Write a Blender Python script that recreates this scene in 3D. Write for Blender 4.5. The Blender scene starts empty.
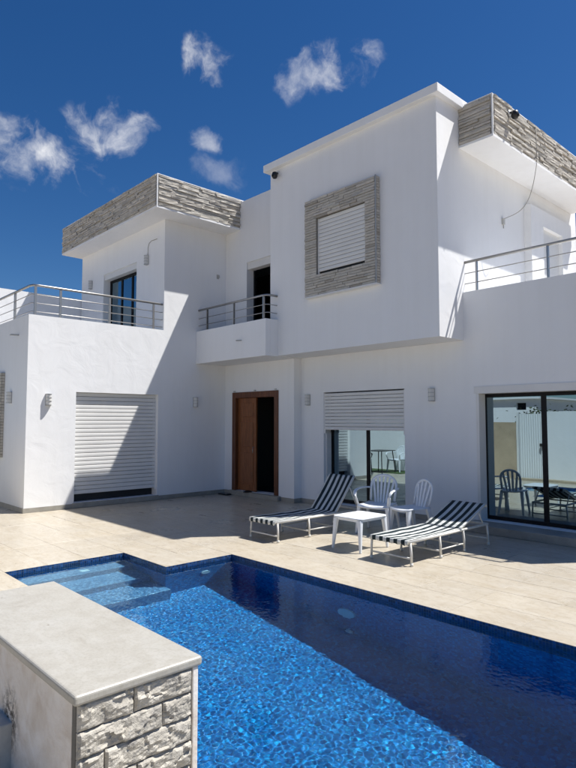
import bpy, math, random
from mathutils import Vector, Matrix, noise
R = math.radians
random.seed(7)
sc = bpy.context.scene
COL = sc.collection

# ------------------------------------------------------------------ camera
cam_d = bpy.data.cameras.new('camera')
cam = bpy.data.objects.new('camera', cam_d); COL.objects.link(cam)
cam.location = (0, 0, 1.65)
cam.rotation_euler = (R(90 + 3.61), R(0), R(47.0))
cam_d.sensor_fit = 'VERTICAL'; cam_d.sensor_height = 36.0
cam_d.lens = 589.5 / 768 * 36.0
cam_d.clip_start = 0.05; cam_d.clip_end = 2000
sc.camera = cam

# ------------------------------------------------------------------ light
SUN = Vector((0.338, 0.463, 1.0)).normalized()
EL = math.asin(SUN.z); AZ = math.atan2(SUN.x, SUN.y)
world = bpy.data.worlds.new('World'); sc.world = world; world.use_nodes = True
SKY_STRENGTH = 0.075
sun_d = bpy.data.lights.new('sun', 'SUN'); sun_d.energy = 4.7; sun_d.angle = R(0.53); sun_d.color = (1.0, 0.97, 0.925)
sun = bpy.data.objects.new('sun', sun_d); COL.objects.link(sun)
sun.rotation_euler = SUN.to_track_quat('Z', 'Y').to_euler(); sun.location = (10, 14, 30)
vs = sc.view_settings
vs.view_transform = 'Standard'; vs.look = 'None'; vs.gamma = 1; vs.use_curve_mapping = False
vs.exposure = 0.66
sc.render.engine = 'CYCLES'
cy = sc.cycles
cy.use_denoising = True
cy.max_bounces = 10; cy.diffuse_bounces = 5; cy.glossy_bounces = 5; cy.transmission_bounces = 8; cy.transparent_max_bounces = 16
cy.sample_clamp_indirect = 8.0


# ------------------------------------------------------------------ node helper
class NT:
    def __init__(s, tree):
        s.t = tree; s.n = tree.nodes; s.l = tree.links
    def node(s, kind, **props):
        nd = s.n.new(kind)
        for k, v in props.items():
            if k.startswith('i_'):
                key = k[2:]
                key = int(key) if key.isdigit() else key.replace('_', ' ')
                s.put(nd.inputs[key], v)
            else:
                setattr(nd, k, v)
        return nd
    def put(s, sock, v):
        if isinstance(v, bpy.types.NodeSocket):
            s.l.new(v, sock)
        elif isinstance(v, bpy.types.Node):
            s.l.new(v.outputs[0], sock)
        else:
            if hasattr(sock.default_value, '__len__') and not hasattr(v, '__len__'):
                v = [v] * len(sock.default_value)
            if hasattr(v, '__len__') and len(sock.default_value) == 4 and len(v) == 3:
                v = (*v, 1)
            sock.default_value = v
    def math(s, op, a, b=None, c=None, clamp=False):
        nd = s.n.new('ShaderNodeMath'); nd.operation = op; nd.use_clamp = clamp
        s.put(nd.inputs[0], a)
        if b is not None: s.put(nd.inputs[1], b)
        if c is not None: s.put(nd.inputs[2], c)
        return nd.outputs[0]
    def vmath(s, op, a, b=None):
        nd = s.n.new('ShaderNodeVectorMath'); nd.operation = op
        s.put(nd.inputs[0], a)
        if b is not None: s.put(nd.inputs[1], b)
        return nd.outputs['Value'] if op in ('DOT_PRODUCT', 'LENGTH', 'DISTANCE') else nd.outputs[0]
    def mix(s, f, a, b, mode='MIX'):
        nd = s.n.new('ShaderNodeMix'); nd.data_type = 'RGBA'; nd.blend_type = mode
        s.put(nd.inputs[0], f); s.put(nd.inputs[6], a); s.put(nd.inputs[7], b)
        return nd.outputs[2]
    def ramp(s, f, pts, interp='LINEAR'):
        nd = s.n.new('ShaderNodeValToRGB'); cr = nd.color_ramp; cr.interpolation = interp
        while len(cr.elements) < len(pts): cr.elements.new(0.5)
        for e, (p, c) in zip(cr.elements, pts):
            e.position = p
            if not hasattr(c, '__len__'): c = (c, c, c)
            e.color = (*c[:3], 1)
        s.put(nd.inputs[0], f)
        return nd.outputs[0]
    def noise(s, vec, scale, detail=4, rough=0.55, dist=0.0):
        nd = s.n.new('ShaderNodeTexNoise')
        if vec is not None: s.put(nd.inputs['Vector'], vec)
        nd.inputs['Scale'].default_value = scale; nd.inputs['Detail'].default_value = detail
        nd.inputs['Roughness'].default_value = rough; nd.inputs['Distortion'].default_value = dist
        return nd.outputs[0]
    def mapping(s, vec, scale=(1, 1, 1), loc=(0, 0, 0), rot=(0, 0, 0)):
        nd = s.n.new('ShaderNodeMapping')
        s.put(nd.inputs[0], vec); nd.inputs['Location'].default_value = loc
        nd.inputs['Scale'].default_value = scale; nd.inputs['Rotation'].default_value = rot
        return nd.outputs[0]
    def bump(s, h, strength=0.3, dist=0.01, normal=None):
        nd = s.n.new('ShaderNodeBump'); s.put(nd.inputs['Height'], h)
        nd.inputs['Strength'].default_value = strength; nd.inputs['Distance'].default_value = dist
        if normal is not None: s.put(nd.inputs['Normal'], normal)
        return nd.outputs[0]


# ------------------------------------------------------------------ sky with a few small clouds
def build_world():
    W = NT(world.node_tree); W.n.clear()
    sky = W.node('ShaderNodeTexSky', sky_type='NISHITA')
    sky.sun_disc = False; sky.sun_elevation = EL; sky.sun_rotation = AZ
    sky.altitude = 0; sky.air_density = 1.0; sky.dust_density = 0.25; sky.ozone_density = 3.0
    tc = W.node('ShaderNodeTexCoord'); d = W.vmath('NORMALIZE', tc.outputs['Generated'])
    f = 589.5; yaw, pit = R(47), R(3.61)
    fw = Vector((-math.sin(yaw) * math.cos(pit), math.cos(yaw) * math.cos(pit), math.sin(pit)))
    rt = Vector((math.cos(yaw), math.sin(yaw), 0)); up = rt.cross(fw)
    def dirpx(x, y): return (rt * (x - 288) - up * (y - 384) + fw * f).normalized()
    # (direction, half width, half height, tilt, density)
    clouds = [(dirpx(38, 160), .125, .062, -.15, .9), (dirpx(112, 132), .095, .055, .12, .85), (dirpx(208, 60), .058, .042, .1, .9),
              (dirpx(327, 72), .105, .040, .12, .8), (dirpx(210, 143), .045, .024, .1, .45), (dirpx(222, 174), .06, .036, .3, .22)]
    rr = random.Random(3)
    for k in range(6):
        a = R(140 + k * 22); e = R(rr.uniform(12, 40))
        clouds.append((Vector((math.sin(a) * math.cos(e), math.cos(a) * math.cos(e), math.sin(e))), rr.uniform(.08, .2), rr.uniform(.04, .08), rr.uniform(-.2, .2), .85))
    wn = W.node('ShaderNodeTexNoise', i_Vector=d, i_Scale=13.0, i_Detail=8.0)
    wv = W.vmath('SUBTRACT', wn.outputs['Color'], (.5, .5, .5)); sc_ = W.node('ShaderNodeVectorMath', operation='SCALE', i_0=wv); sc_.inputs['Scale'].default_value = .085
    dw = W.vmath('ADD', d, sc_.outputs[0])
    n1 = W.noise(dw, 14.0, 12, .58, .35)
    n2 = W.noise(d, 46.0, 8, .65, .2)
    nn = W.math('ADD', W.math('MULTIPLY', n1, .93), W.math('MULTIPLY', n2, .07))
    total = None
    for c, a, b, tilt, dens in clouds:
        r0 = c.cross(Vector((0, 0, 1))).normalized(); u0 = r0.cross(c)
        r1 = r0 * math.cos(tilt) + u0 * math.sin(tilt); u1 = u0 * math.cos(tilt) - r0 * math.sin(tilt)
        u = W.math('DIVIDE', W.vmath('DOT_PRODUCT', dw, tuple(r1)), a)
        v = W.math('DIVIDE', W.vmath('DOT_PRODUCT', dw, tuple(u1)), b)
        q = W.math('SQRT', W.math('ADD', W.math('MULTIPLY', u, u), W.math('MULTIPLY', v, v)))
        front = W.math('GREATER_THAN', W.vmath('DOT_PRODUCT', d, tuple(c)), 0.0)
        m = W.math('MULTIPLY', W.math('SUBTRACT', 1.0, q, clamp=True), front)
        val = W.math('ADD', W.math('MULTIPLY', m, .75), W.math('MULTIPLY', W.math('SUBTRACT', nn, .5), 2.6))
        den = W.node('ShaderNodeMapRange', i_0=val, i_1=.16, i_2=1.15, i_3=0.0, i_4=dens)
        den.interpolation_type = 'SMOOTHSTEP'
        den = W.math('MULTIPLY', den.outputs[0], W.math('MULTIPLY', m, 5.0, clamp=True))
        total = den if total is None else W.math('MAXIMUM', total, den)
    # deep blue of a dry, clear summer sky
    hs = W.node('ShaderNodeHueSaturation', i_Saturation=1.30, i_Value=0.66, i_Color=sky.outputs[0])
    tint = W.mix(1.0, hs.outputs[0], (.74, .87, 1.06), 'MULTIPLY')
    shade = W.ramp(n2, [(.3, (6.2, 6.4, 6.9)), (.62, (8.6, 8.6, 8.7))])
    col = W.mix(total, tint, shade)
    bg = W.node('ShaderNodeBackground', i_Color=col, i_Strength=SKY_STRENGTH)
    out = W.node('ShaderNodeOutputWorld'); W.l.new(bg.outputs[0], out.inputs[0])
build_world()


# ------------------------------------------------------------------ materials
MATS = {}
def mat(name, fn):
    m = bpy.data.materials.new(name); m.use_nodes = True
    T = NT(m.node_tree); T.n.clear()
    out = T.node('ShaderNodeOutputMaterial')
    b = T.node('ShaderNodeBsdfPrincipled')
    r = fn(T, b)
    T.l.new((r or b).outputs[0] if not isinstance(r, bpy.types.NodeSocket) else r, out.inputs[0])
    MATS[name] = m
    return m
def geo_pos(T): return T.node('ShaderNodeNewGeometry').outputs['Position']
def obj_rand(T): return T.node('ShaderNodeObjectInfo').outputs['Random']
def obj_co(T): return T.node('ShaderNodeTexCoord').outputs['Object']
def uv(T): return T.node('ShaderNodeTexCoord').outputs['UV']

def simple(name, col, rough=0.5, metal=0.0, var=0.0, scale=8.0, bump=0.0, bscale=60.0, spec=0.5):
    def fn(T, b):
        p = geo_pos(T)
        if var:
            n = T.noise(p, scale, 5)
            c = T.ramp(n, [(.25, [x * (1 - var) for x in col]), (.75, [min(1, x * (1 + var)) for x in col])])
            T.put(b.inputs['Base Color'], c)
            T.put(b.inputs['Roughness'], T.ramp(n, [(.2, rough * .85), (.8, min(1, rough * 1.15))]))
        else:
            T.put(b.inputs['Base Color'], col); T.put(b.inputs['Roughness'], rough)
        b.inputs['Metallic'].default_value = metal
        b.inputs['Specular IOR Level'].default_value = spec
        if bump: T.put(b.inputs['Normal'], T.bump(T.noise(p, bscale, 4), bump, .004))
    return mat(name, fn)

def f_stucco(T, b):
    p = geo_pos(T)
    blot = T.noise(p, .7, 6, .6)
    streak = T.noise(T.mapping(p, (5, 5, .35)), 1.2, 5, .6)
    c = T.ramp(blot, [(.3, (.79, .79, .788)), (.7, (.825, .826, .825))])
    dirt = T.ramp(streak, [(.36, (.95, .945, .935)), (.56, (1, 1, 1))])
    c = T.mix(.35, c, dirt, 'MULTIPLY')
    T.put(b.inputs['Base Color'], c); T.put(b.inputs['Roughness'], .82)
    b.inputs['Specular IOR Level'].default_value = .25
    trowel = T.noise(p, 3.0, 3, .5, .8)
    grain = T.noise(p, 130, 3)
    h = T.math('ADD', T.math('MULTIPLY', trowel, 1.0), T.math('MULTIPLY', grain, .06))
    T.put(b.inputs['Normal'], T.bump(h, .5, .014))
mat('stucco', f_stucco)

def f_trav(T, b):
    p = geo_pos(T); rnd = obj_rand(T)
    off = T.node('ShaderNodeCombineXYZ', i_0=T.math('MULTIPLY', rnd, 37.0), i_1=T.math('MULTIPLY', rnd, 91.0))
    q = T.vmath('ADD', p, off.outputs[0])
    cloud = T.noise(T.mapping(q, (1.0, 2.6, 1)), 2.2, 7, .62, .7)
    vein = T.noise(T.mapping(q, (1.2, 7.0, 1)), 3.0, 8, .65, 1.2)
    c = T.ramp(cloud, [(.28, (.43, .38, .298)), (.5, (.468, .424, .348)), (.74, (.505, .468, .40))])
    v = T.ramp(vein, [(.34, (.88, .85, .80)), (.5, (1, 1, 1)), (.66, (.96, .945, .91))])
    c = T.mix(.75, c, v, 'MULTIPLY')
    c = T.mix(.8, c, T.ramp(T.noise(T.mapping(q, (1, 1.5, 1)), 11, 8, .72, 1.1), [(.34, (.80, .75, .67)), (.5, (1, 1, 1)), (.66, (1.05, 1.03, 1.0))]), 'MULTIPLY')
    tint = T.ramp(rnd, [(0, (.95, .94, .925)), (.5, (1, 1, 1)), (1, (1.0, .985, .96))])
    c = T.mix(1.0, c, tint, 'MULTIPLY')
    dirt = T.noise(p, .55, 6, .6)
    c = T.mix(T.ramp(dirt, [(.5, 0), (.8, .22)]), c, (.33, .29, .235))
    spots = T.noise(p, 55, 2)
    c = T.mix(T.ramp(spots, [(.74, 0), (.80, .25)]), c, (.36, .31, .24))
    T.put(b.inputs['Base Color'], c)
    T.put(b.inputs['Roughness'], T.ramp(T.noise(p, 1.6, 5, .6), [(.3, .24), (.7, .42)]))
    b.inputs['Specular IOR Level'].default_value = .28
    h = T.math('ADD', T.math('MULTIPLY', T.noise(p, 2.5, 3), .6), T.math('MULTIPLY', vein, .15))
    T.put(b.inputs['Normal'], T.bump(h, .16, .012))
mat('travertine', f_trav)
simple('grout', (.40, .36, .30), .9, var=.15)
simple('skirting', (.30, .285, .25), .45, var=.2, scale=6)

def f_ledge(T, b):
    rnd = obj_rand(T); p = geo_pos(T)
    c = T.ramp(rnd, [(0, (.35, .32, .275)), (.10, (.44, .41, .36)), (.42, (.51, .48, .425)), (.6, (.47, .45, .405)), (.8, (.53, .49, .43)), (1, (.58, .55, .495))])
    n = T.noise(p, 14, 6, .65, .5)
    c = T.mix(.38, c, T.ramp(n, [(.3, (.62, .60, .57)), (.5, (.95, .94, .92)), (.72, (1.1, 1.08, 1.05))]), 'MULTIPLY')
    T.put(b.inputs['Base Color'], c); T.put(b.inputs['Roughness'], .85)
    b.inputs['Specular IOR Level'].default_value = .25
    T.put(b.inputs['Normal'], T.bump(T.noise(p, 40, 5, .7), .7, .012))
mat('ledge_stone', f_ledge)
simple('mortar', (.16, .15, .13), .95, var=.2)

def f_split(T, b):
    rnd = obj_rand(T); p = geo_pos(T)
    q = T.vmath('ADD', p, T.node('ShaderNodeCombineXYZ', i_0=T.math('MULTIPLY', rnd, 17.0)).outputs[0])
    n = T.noise(q, 10, 8, .66, 1.0)
    c = T.ramp(n, [(.30, (.17, .16, .15)), (.40, (.34, .32, .285)), (.46, (.45, .415, .35)), (.58, (.51, .475, .41)), (.74, (.56, .53, .475))])
    c = T.mix(T.ramp(rnd, [(0, .0), (1, .3)]), c, (.34, .32, .285))
    T.put(b.inputs['Base Color'], c); T.put(b.inputs['Roughness'], .8)
    b.inputs['Specular IOR Level'].default_value = .3
    h = T.math('ADD', T.noise(q, 30, 6, .65), T.math('MULTIPLY', T.noise(q, 140, 3), .25))
    T.put(b.inputs['Normal'], T.bump(h, .8, .012))
mat('split_stone', f_split)

def f_slab(T, b):
    p = geo_pos(T)
    n = T.noise(p, 3.2, 8, .66, .9); n2 = T.noise(p, 18, 5, .6, .4)
    c = T.ramp(n, [(.3, (.365, .342, .295)), (.5, (.412, .392, .345)), (.72, (.436, .42, .38))])
    c = T.mix(.5, c, T.ramp(n2, [(.35, (.86, .84, .80)), (.6, (1, 1, 1))]), 'MULTIPLY')
    c = T.mix(.6, c, T.ramp(T.noise(p, 70, 6, .7), [(.38, (.82, .81, .78)), (.52, (1, 1, 1))]), 'MULTIPLY')
    c = T.mix(T.ramp(T.noise(p, 26, 2), [(.74, 0), (.79, .8)]), c, (.16, .13, .09))
    T.put(b.inputs['Base Color'], c)
    T.put(b.inputs['Roughness'], T.ramp(n2, [(.3, .32), (.7, .5)]))
    T.put(b.inputs['Normal'], T.bump(n2, .12, .01))
mat('limestone_slab', f_slab)

def f_plaster(T, b):
    p = geo_pos(T)
    n = T.noise(p, 4.5, 7, .62, .7); n2 = T.noise(T.mapping(p, (4, 4, 1)), 3, 6, .6, .5)
    c = T.ramp(n, [(.3, (.66, .57, .48)), (.48, (.78, .72, .65)), (.66, (.84, .80, .75))])
    c = T.mix(.45, c, T.ramp(T.noise(p, 7, 7, .65, .6), [(.35, (.74, .67, .58)), (.58, (1, 1, 1))]), 'MULTIPLY')
    sx = T.node('ShaderNodeSeparateXYZ', i_0=p)
    # damp dirt that grew round the socket
    dd = T.vmath('DISTANCE', T.mapping(p, (1.0, 0, .8)), (-3.02, 0, .24 * .8))
    m = T.math('MULTIPLY', T.ramp(dd, [(.04, 1), (.15, 0)]), T.ramp(T.noise(p, 30, 6, .7), [(.44, 0), (.56, 1)]))
    c = T.mix(m, c, (.07, .06, .05))
    T.put(b.inputs['Base Color'], c); T.put(b.inputs['Roughness'], .85)
    T.put(b.inputs['Normal'], T.bump(T.noise(p, 25, 6, .6), .4, .01))
mat('stained_plaster', f_plaster)

simple('steel', (.40, .39, .375), .42, 1.0)
simple('white_metal', (.74, .74, .73), .45, var=.05, scale=4, spec=.4)
simple('shutter_white', (.72, .71, .685), .5, var=.05, scale=3, spec=.35)
simple('black_frame', (.008, .008, .009), .5, spec=.2)
simple('black_plastic', (.015, .015, .016), .45)
simple('lamp_grey', (.42, .42, .41), .45, .4, var=.1)
simple('lamp_glass', (.62, .61, .58), .25)
simple('cable', (.35, .33, .30), .7)
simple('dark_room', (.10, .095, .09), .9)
simple('plastic', (.74, .77, .80), .38, var=.04, scale=12)
simple('lounger_paint', (.70, .68, .62), .4, var=.10, scale=25)
simple('grey_box', (.52, .51, .47), .5, var=.15, scale=20)
simple('render_tan', (.46, .36, .25), .9, var=.18, scale=3, bump=.4)
simple('earth', (.30, .25, .19), .95, var=.25, scale=.8, bump=.4, bscale=9)
simple('bark', (.11, .08, .055), .95, var=.3, scale=14, bump=.6)
simple('stone_kerb', (.40, .33, .24), .8, var=.2)
simple('dark_metal', (.03, .03, .03), .4)
simple('underwater_lens', (.75, .78, .80), .3)

def f_leaf(T, b):
    p = geo_pos(T); n = T.noise(p, 3, 4)
    T.put(b.inputs['Base Color'], T.ramp(n, [(.3, (.035, .05, .018)), (.7, (.09, .12, .05))]))
    T.put(b.inputs['Roughness'], .6)
mat('leaf', f_leaf)
simple('grass', (.06, .10, .03), .9, var=.3, scale=12)

def f_wood(T, b):
    p = geo_pos(T)
    g = T.noise(T.mapping(p, (22, 22, 1.4)), 2.2, 7, .6, .8)
    c = T.ramp(g, [(.3, (.055, .016, .006)), (.55, (.13, .042, .014)), (.75, (.20, .072, .026))])
    T.put(b.inputs['Base Color'], c); T.put(b.inputs['Roughness'], .38)
    T.put(b.inputs['Normal'], T.bump(g, .2, .004))
mat('red_wood', f_wood)
def f_wood2(T, b):
    f_wood(T, b)
    r = [n for n in T.n if n.type == 'VALTORGB'][0].color_ramp
    for e, c in zip(r.elements, ((.11, .036, .011), (.25, .088, .028), (.36, .14, .05))): e.color = (*c, 1)
mat('leaf_wood', f_wood2)

def f_glass(T, b):
    # solar-control glazing: a bluish half mirror over a dark tint
    gl = T.node('ShaderNodeBsdfGlossy', i_Color=(.48, .64, .72), i_Roughness=0.0)
    p = geo_pos(T)
    T.put(gl.inputs['Normal'], T.bump(T.noise(p, 1.1, 2), .02, .02))
    tr = T.node('ShaderNodeBsdfTransparent', i_Color=(.16, .19, .20))
    fr = T.node('ShaderNodeFresnel', i_IOR=1.5)
    f = T.math('ADD', T.math('MULTIPLY', fr.outputs[0], .45), .52, clamp=True)
    mx = T.node('ShaderNodeMixShader')
    T.put(mx.inputs[0], f); T.l.new(tr.outputs[0], mx.inputs[1]); T.l.new(gl.outputs[0], mx.inputs[2])
    return mx
mat('solar_glass', f_glass)

def f_stripe(T, b):
    p = obj_co(T); s = T.node('ShaderNodeSeparateXYZ', i_0=p)
    x = T.math('ADD', s.outputs[0], T.math('MULTIPLY', T.noise(p, 9, 2), .006))
    ph = T.math('FRACT', T.math('ADD', T.math('DIVIDE', x, .105), .5))
    tri = T.math('ABSOLUTE', T.math('SUBTRACT', ph, .5))
    m = T.math('GREATER_THAN', tri, .255)
    fade = T.noise(p, 6, 4)
    navy = T.ramp(fade, [(.3, (.011, .021, .027)), (.7, (.024, .038, .044))])
    whit = T.ramp(fade, [(.3, (.52, .54, .52)), (.7, (.64, .65, .62))])
    T.put(b.inputs['Base Color'], T.mix(m, navy, whit)); T.put(b.inputs['Roughness'], .75)
    b.inputs['Specular IOR Level'].default_value = .2
    wv = T.node('ShaderNodeTexWave', i_Vector=p, i_Scale=160.0)
    T.put(b.inputs['Normal'], T.bump(wv.outputs[1], .15, .002))
mat('striped_fabric', f_stripe)

def mosaic(name, cols, tile=.026, mortar=(.10, .17, .26), msize=.06):
    def fn(T, b):
        u = uv(T)
        q = T.vmath('SCALE', u); q.node.inputs['Scale'].default_value = 1.0 / tile
        cell = T.vmath('FLOOR', q); fr = T.vmath('FRACTION', q)
        wn = T.node('ShaderNodeTexWhiteNoise', noise_dimensions='2D', i_Vector=cell)
        c = T.ramp(wn.outputs['Value'], cols)
        s = T.node('ShaderNodeSeparateXYZ', i_0=fr)
        ex = T.math('ABSOLUTE', T.math('SUBTRACT', s.outputs[0], .5)); ey = T.math('ABSOLUTE', T.math('SUBTRACT', s.outputs[1], .5))
        e = T.math('MAXIMUM', ex, ey)
        j = T.math('GREATER_THAN', e, .5 - msize)
        c = T.mix(j, c, mortar)
        c = T.mix(T.ramp(T.noise(u, 2.0, 4), [(.35, 0), (.75, .18)]), c, (.10, .25, .42))
        T.put(b.inputs['Base Color'], c); T.put(b.inputs['Roughness'], .25)
        T.put(b.inputs['Normal'], T.bump(T.math('SUBTRACT', .5, T.math('MAXIMUM', e, .5 - msize)), .6, .02))
    return mat(name, fn)
mosaic('pool_mosaic', [(0, (.001, .07, .25)), (.35, (.0015, .12, .37)), (.7, (.002, .175, .48)), (1, (.008, .28, .60))], mortar=(.012, .15, .33))
mosaic('step_mosaic', [(0, (.07, .16, .32)), (.4, (.12, .23, .42)), (.75, (.18, .30, .50)), (1, (.28, .41, .60))], mortar=(.16, .24, .36))
mosaic('band_mosaic', [(0, (.004, .012, .05)), (.4, (.006, .028, .11)), (.7, (.008, .045, .17)), (1, (.02, .08, .25))], mortar=(.09, .11, .14))

def f_water(T, b):
    g = T.node('ShaderNodeBsdfGlass', i_Color=(.70, .95, 1.0), i_Roughness=0.0, i_IOR=1.333)
    return g
mat('water', f_water)

def f_corr(T, b):
    T.put(b.inputs['Base Color'], (.72, .73, .73)); T.put(b.inputs['Roughness'], .45)
mat('corrugated', f_corr)


# ------------------------------------------------------------------ mesh helpers
class MB:
    def __init__(s): s.v = []; s.f = []; s.smooth = False; s.sheet = False
    def quad(s, a, b, c, d):
        n = len(s.v); s.v += [tuple(a), tuple(b), tuple(c), tuple(d)]; s.f.append((n, n + 1, n + 2, n + 3)); return s
    def box(s, x0, x1, y0, y1, z0, z1):
        n = len(s.v)
        s.v += [(x0, y0, z0), (x1, y0, z0), (x1, y1, z0), (x0, y1, z0), (x0, y0, z1), (x1, y0, z1), (x1, y1, z1), (x0, y1, z1)]
        for q in ((0, 3, 2, 1), (4, 5, 6, 7), (0, 1, 5, 4), (1, 2, 6, 5), (2, 3, 7, 6), (3, 0, 4, 7)): s.f.append(tuple(n + i for i in q))
        return s
    def hexa(s, lo, hi):
        # two 4-point rings, counter-clockwise seen from above
        n = len(s.v); s.v += [tuple(p) for p in lo] + [tuple(p) for p in hi]
        for q in ((0, 3, 2, 1), (4, 5, 6, 7), (0, 1, 5, 4), (1, 2, 6, 5), (2, 3, 7, 6), (3, 0, 4, 7)): s.f.append(tuple(n + i for i in q))
        return s
    def tube(s, pts, r, seg=10, ry=None, upv=(0, 0, 1)):
        pts = [Vector(p) for p in pts]; n0 = len(s.v); N = len(pts)
        rs = r if hasattr(r, '__len__') else [r] * N
        for i, p in enumerate(pts):
            t = (pts[min(i + 1, N - 1)] - pts[max(i - 1, 0)]).normalized()
            u = Vector(upv)
            if abs(t.dot(u)) > .98: u = Vector((0, 1, 0)) if abs(t.y) < .9 else Vector((1, 0, 0))
            a = t.cross(u).normalized(); bb = a.cross(t).normalized()
            for k in range(seg):
                an = 2 * math.pi * k / seg
                s.v.append(tuple(p + a * math.cos(an) * rs[i] + bb * math.sin(an) * (rs[i] * (ry or 1.0))))
        for i in range(N - 1):
            for k in range(seg):
                k2 = (k + 1) % seg
                s.f.append((n0 + i * seg + k, n0 + i * seg + k2, n0 + (i + 1) * seg + k2, n0 + (i + 1) * seg + k))
        s.f.append(tuple(n0 + k for k in reversed(range(seg)))); s.f.append(tuple(n0 + (N - 1) * seg + k for k in range(seg)))
        return s
    def prism(s, poly, axis, a, b):
        # poly: 2-D points in the plane perpendicular to axis (order of the remaining axes), extruded a..b
        n = len(s.v); m = len(poly)
        def P(p, h):
            if axis == 0: return (h, p[0], p[1])
            if axis == 1: return (p[0], h, p[1])
            return (p[0], p[1], h)
        s.v += [P(p, a) for p in poly] + [P(p, b) for p in poly]
        s.f.append(tuple(n + i for i in range(m))[::-1]); s.f.append(tuple(n + m + i for i in range(m)))
        for i in range(m): j = (i + 1) % m; s.f.append((n + i, n + j, n + m + j, n + m + i))
        return s
    def grid(s, nu, nv, fn):
        n = len(s.v)
        for j in range(nv + 1):
            for i in range(nu + 1): s.v.append(tuple(fn(i / nu, j / nv)))
        for j in range(nv):
            for i in range(nu):
                a = n + j * (nu + 1) + i; s.f.append((a, a + 1, a + nu + 2, a + nu + 1))
        return s
    def mesh(s, name):
        me = bpy.data.meshes.new(name); me.from_pydata(s.v, [], s.f); me.validate(); me.update()
        import bmesh
        if not s.sheet: bm = bmesh.new(); bm.from_mesh(me); bmesh.ops.recalc_face_normals(bm, faces=bm.faces); bm.to_mesh(me); bm.free()
        uvl = me.uv_layers.new(name='UVMap')
        for poly in (() if s.sheet else me.polygons):
            nx, ny, nz = (abs(c) for c in poly.normal)
            for li in poly.loop_indices:
                co = me.vertices[me.loops[li].vertex_index].co
                uvl.data[li].uv = (co.x, co.y) if nz >= nx and nz >= ny else ((co.x, co.z) if ny >= nx else (co.y, co.z))
        if s.smooth: me.polygons.foreach_set('use_smooth', [True] * len(me.polygons))
        return me
    def build(s, name, material, parent=None, bevel=0.0, local=False, seg=2):
        o = bpy.data.objects.new(name, s.mesh(name)); COL.objects.link(o)
        o.data.materials.append(MATS[material])
        if parent is not None: attach(o, parent, local)
        if bevel:
            md = o.modifiers.new('bevel', 'BEVEL'); md.width = bevel; md.segments = seg; md.limit_method = 'ANGLE'; md.angle_limit = R(40); md.use_clamp_overlap = True
            md.harden_normals = False
        return o

def attach(o, parent, local=False):
    o.parent = parent
    if not local: o.matrix_parent_inverse = world_of(parent).inverted()
def world_of(o):
    m = o.matrix_basis.copy()
    if o.parent: m = world_of(o.parent) @ o.matrix_parent_inverse @ m
    return m
def tag(o, label, cat, group=None):
    o['label'] = label; o['category'] = cat
    if group: o['group'] = group
    return o
def struct(o): o['kind'] = 'structure'; return o
def thing(name, label, cat, loc=(0, 0, 0), rz=0.0, group=None):
    e = bpy.data.objects.new(name, None); COL.objects.link(e); e.empty_display_size = .2
    e.location = loc; e.rotation_euler = (0, 0, rz)
    return tag(e, label, cat, group)
def copy_tree(o, parent=None):
    c = o.copy(); COL.objects.link(c)
    if parent is not None:
        mpi = o.matrix_parent_inverse.copy(); c.parent = parent; c.matrix_parent_inverse = mpi
    for ch in list(o.children): copy_tree(ch, c)
    return c

def wall(name, axis, plane, back, u0, u1, z0, z1, holes=(), parent=None, material='stucco'):
    """wall in the plane x/y = plane, thickness to `back`, with rectangular openings (u0,u1,z0,z1) and their reveals"""
    us = sorted({u0, u1, *[h[0] for h in holes], *[h[1] for h in holes]}); zs = sorted({z0, z1, *[h[2] for h in holes], *[h[3] for h in holes]})
    us = [u for u in us if u0 - 1e-6 <= u <= u1 + 1e-6]; zs = [z for z in zs if z0 - 1e-6 <= z <= z1 + 1e-6]
    def solid(i, j):
        if i < 0 or j < 0 or i >= len(us) - 1 or j >= len(zs) - 1: return False
        cu = (us[i] + us[i + 1]) / 2; cz = (zs[j] + zs[j + 1]) / 2
        return not any(h[0] < cu < h[1] and h[2] < cz < h[3] for h in holes)
    def P(u, z, d): return (u, d, z) if axis == 1 else (d, u, z)
    m = MB()
    for i in range(len(us) - 1):
        for j in range(len(zs) - 1):
            if not solid(i, j): continue
            a, b, c, d = us[i], us[i + 1], zs[j], zs[j + 1]
            for pl in (plane, back): m.quad(P(a, c, pl), P(b, c, pl), P(b, d, pl), P(a, d, pl))
            if not solid(i - 1, j): m.quad(P(a, c, plane), P(a, c, back), P(a, d, back), P(a, d, plane))
            if not solid(i + 1, j): m.quad(P(b, c, plane), P(b, c, back), P(b, d, back), P(b, d, plane))
            if not solid(i, j - 1): m.quad(P(a, c, plane), P(b, c, plane), P(b, c, back), P(a, c, back))
            if not solid(i, j + 1): m.quad(P(a, d, plane), P(b, d, plane), P(b, d, back), P(a, d, back))
    import bmesh
    o = m.build(name, material, parent)
    bm = bmesh.new(); bm.from_mesh(o.data); bmesh.ops.remove_doubles(bm, verts=bm.verts, dist=1e-5); bmesh.ops.recalc_face_normals(bm, faces=bm.faces); bm.to_mesh(o.data); bm.free()
    return o

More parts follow.
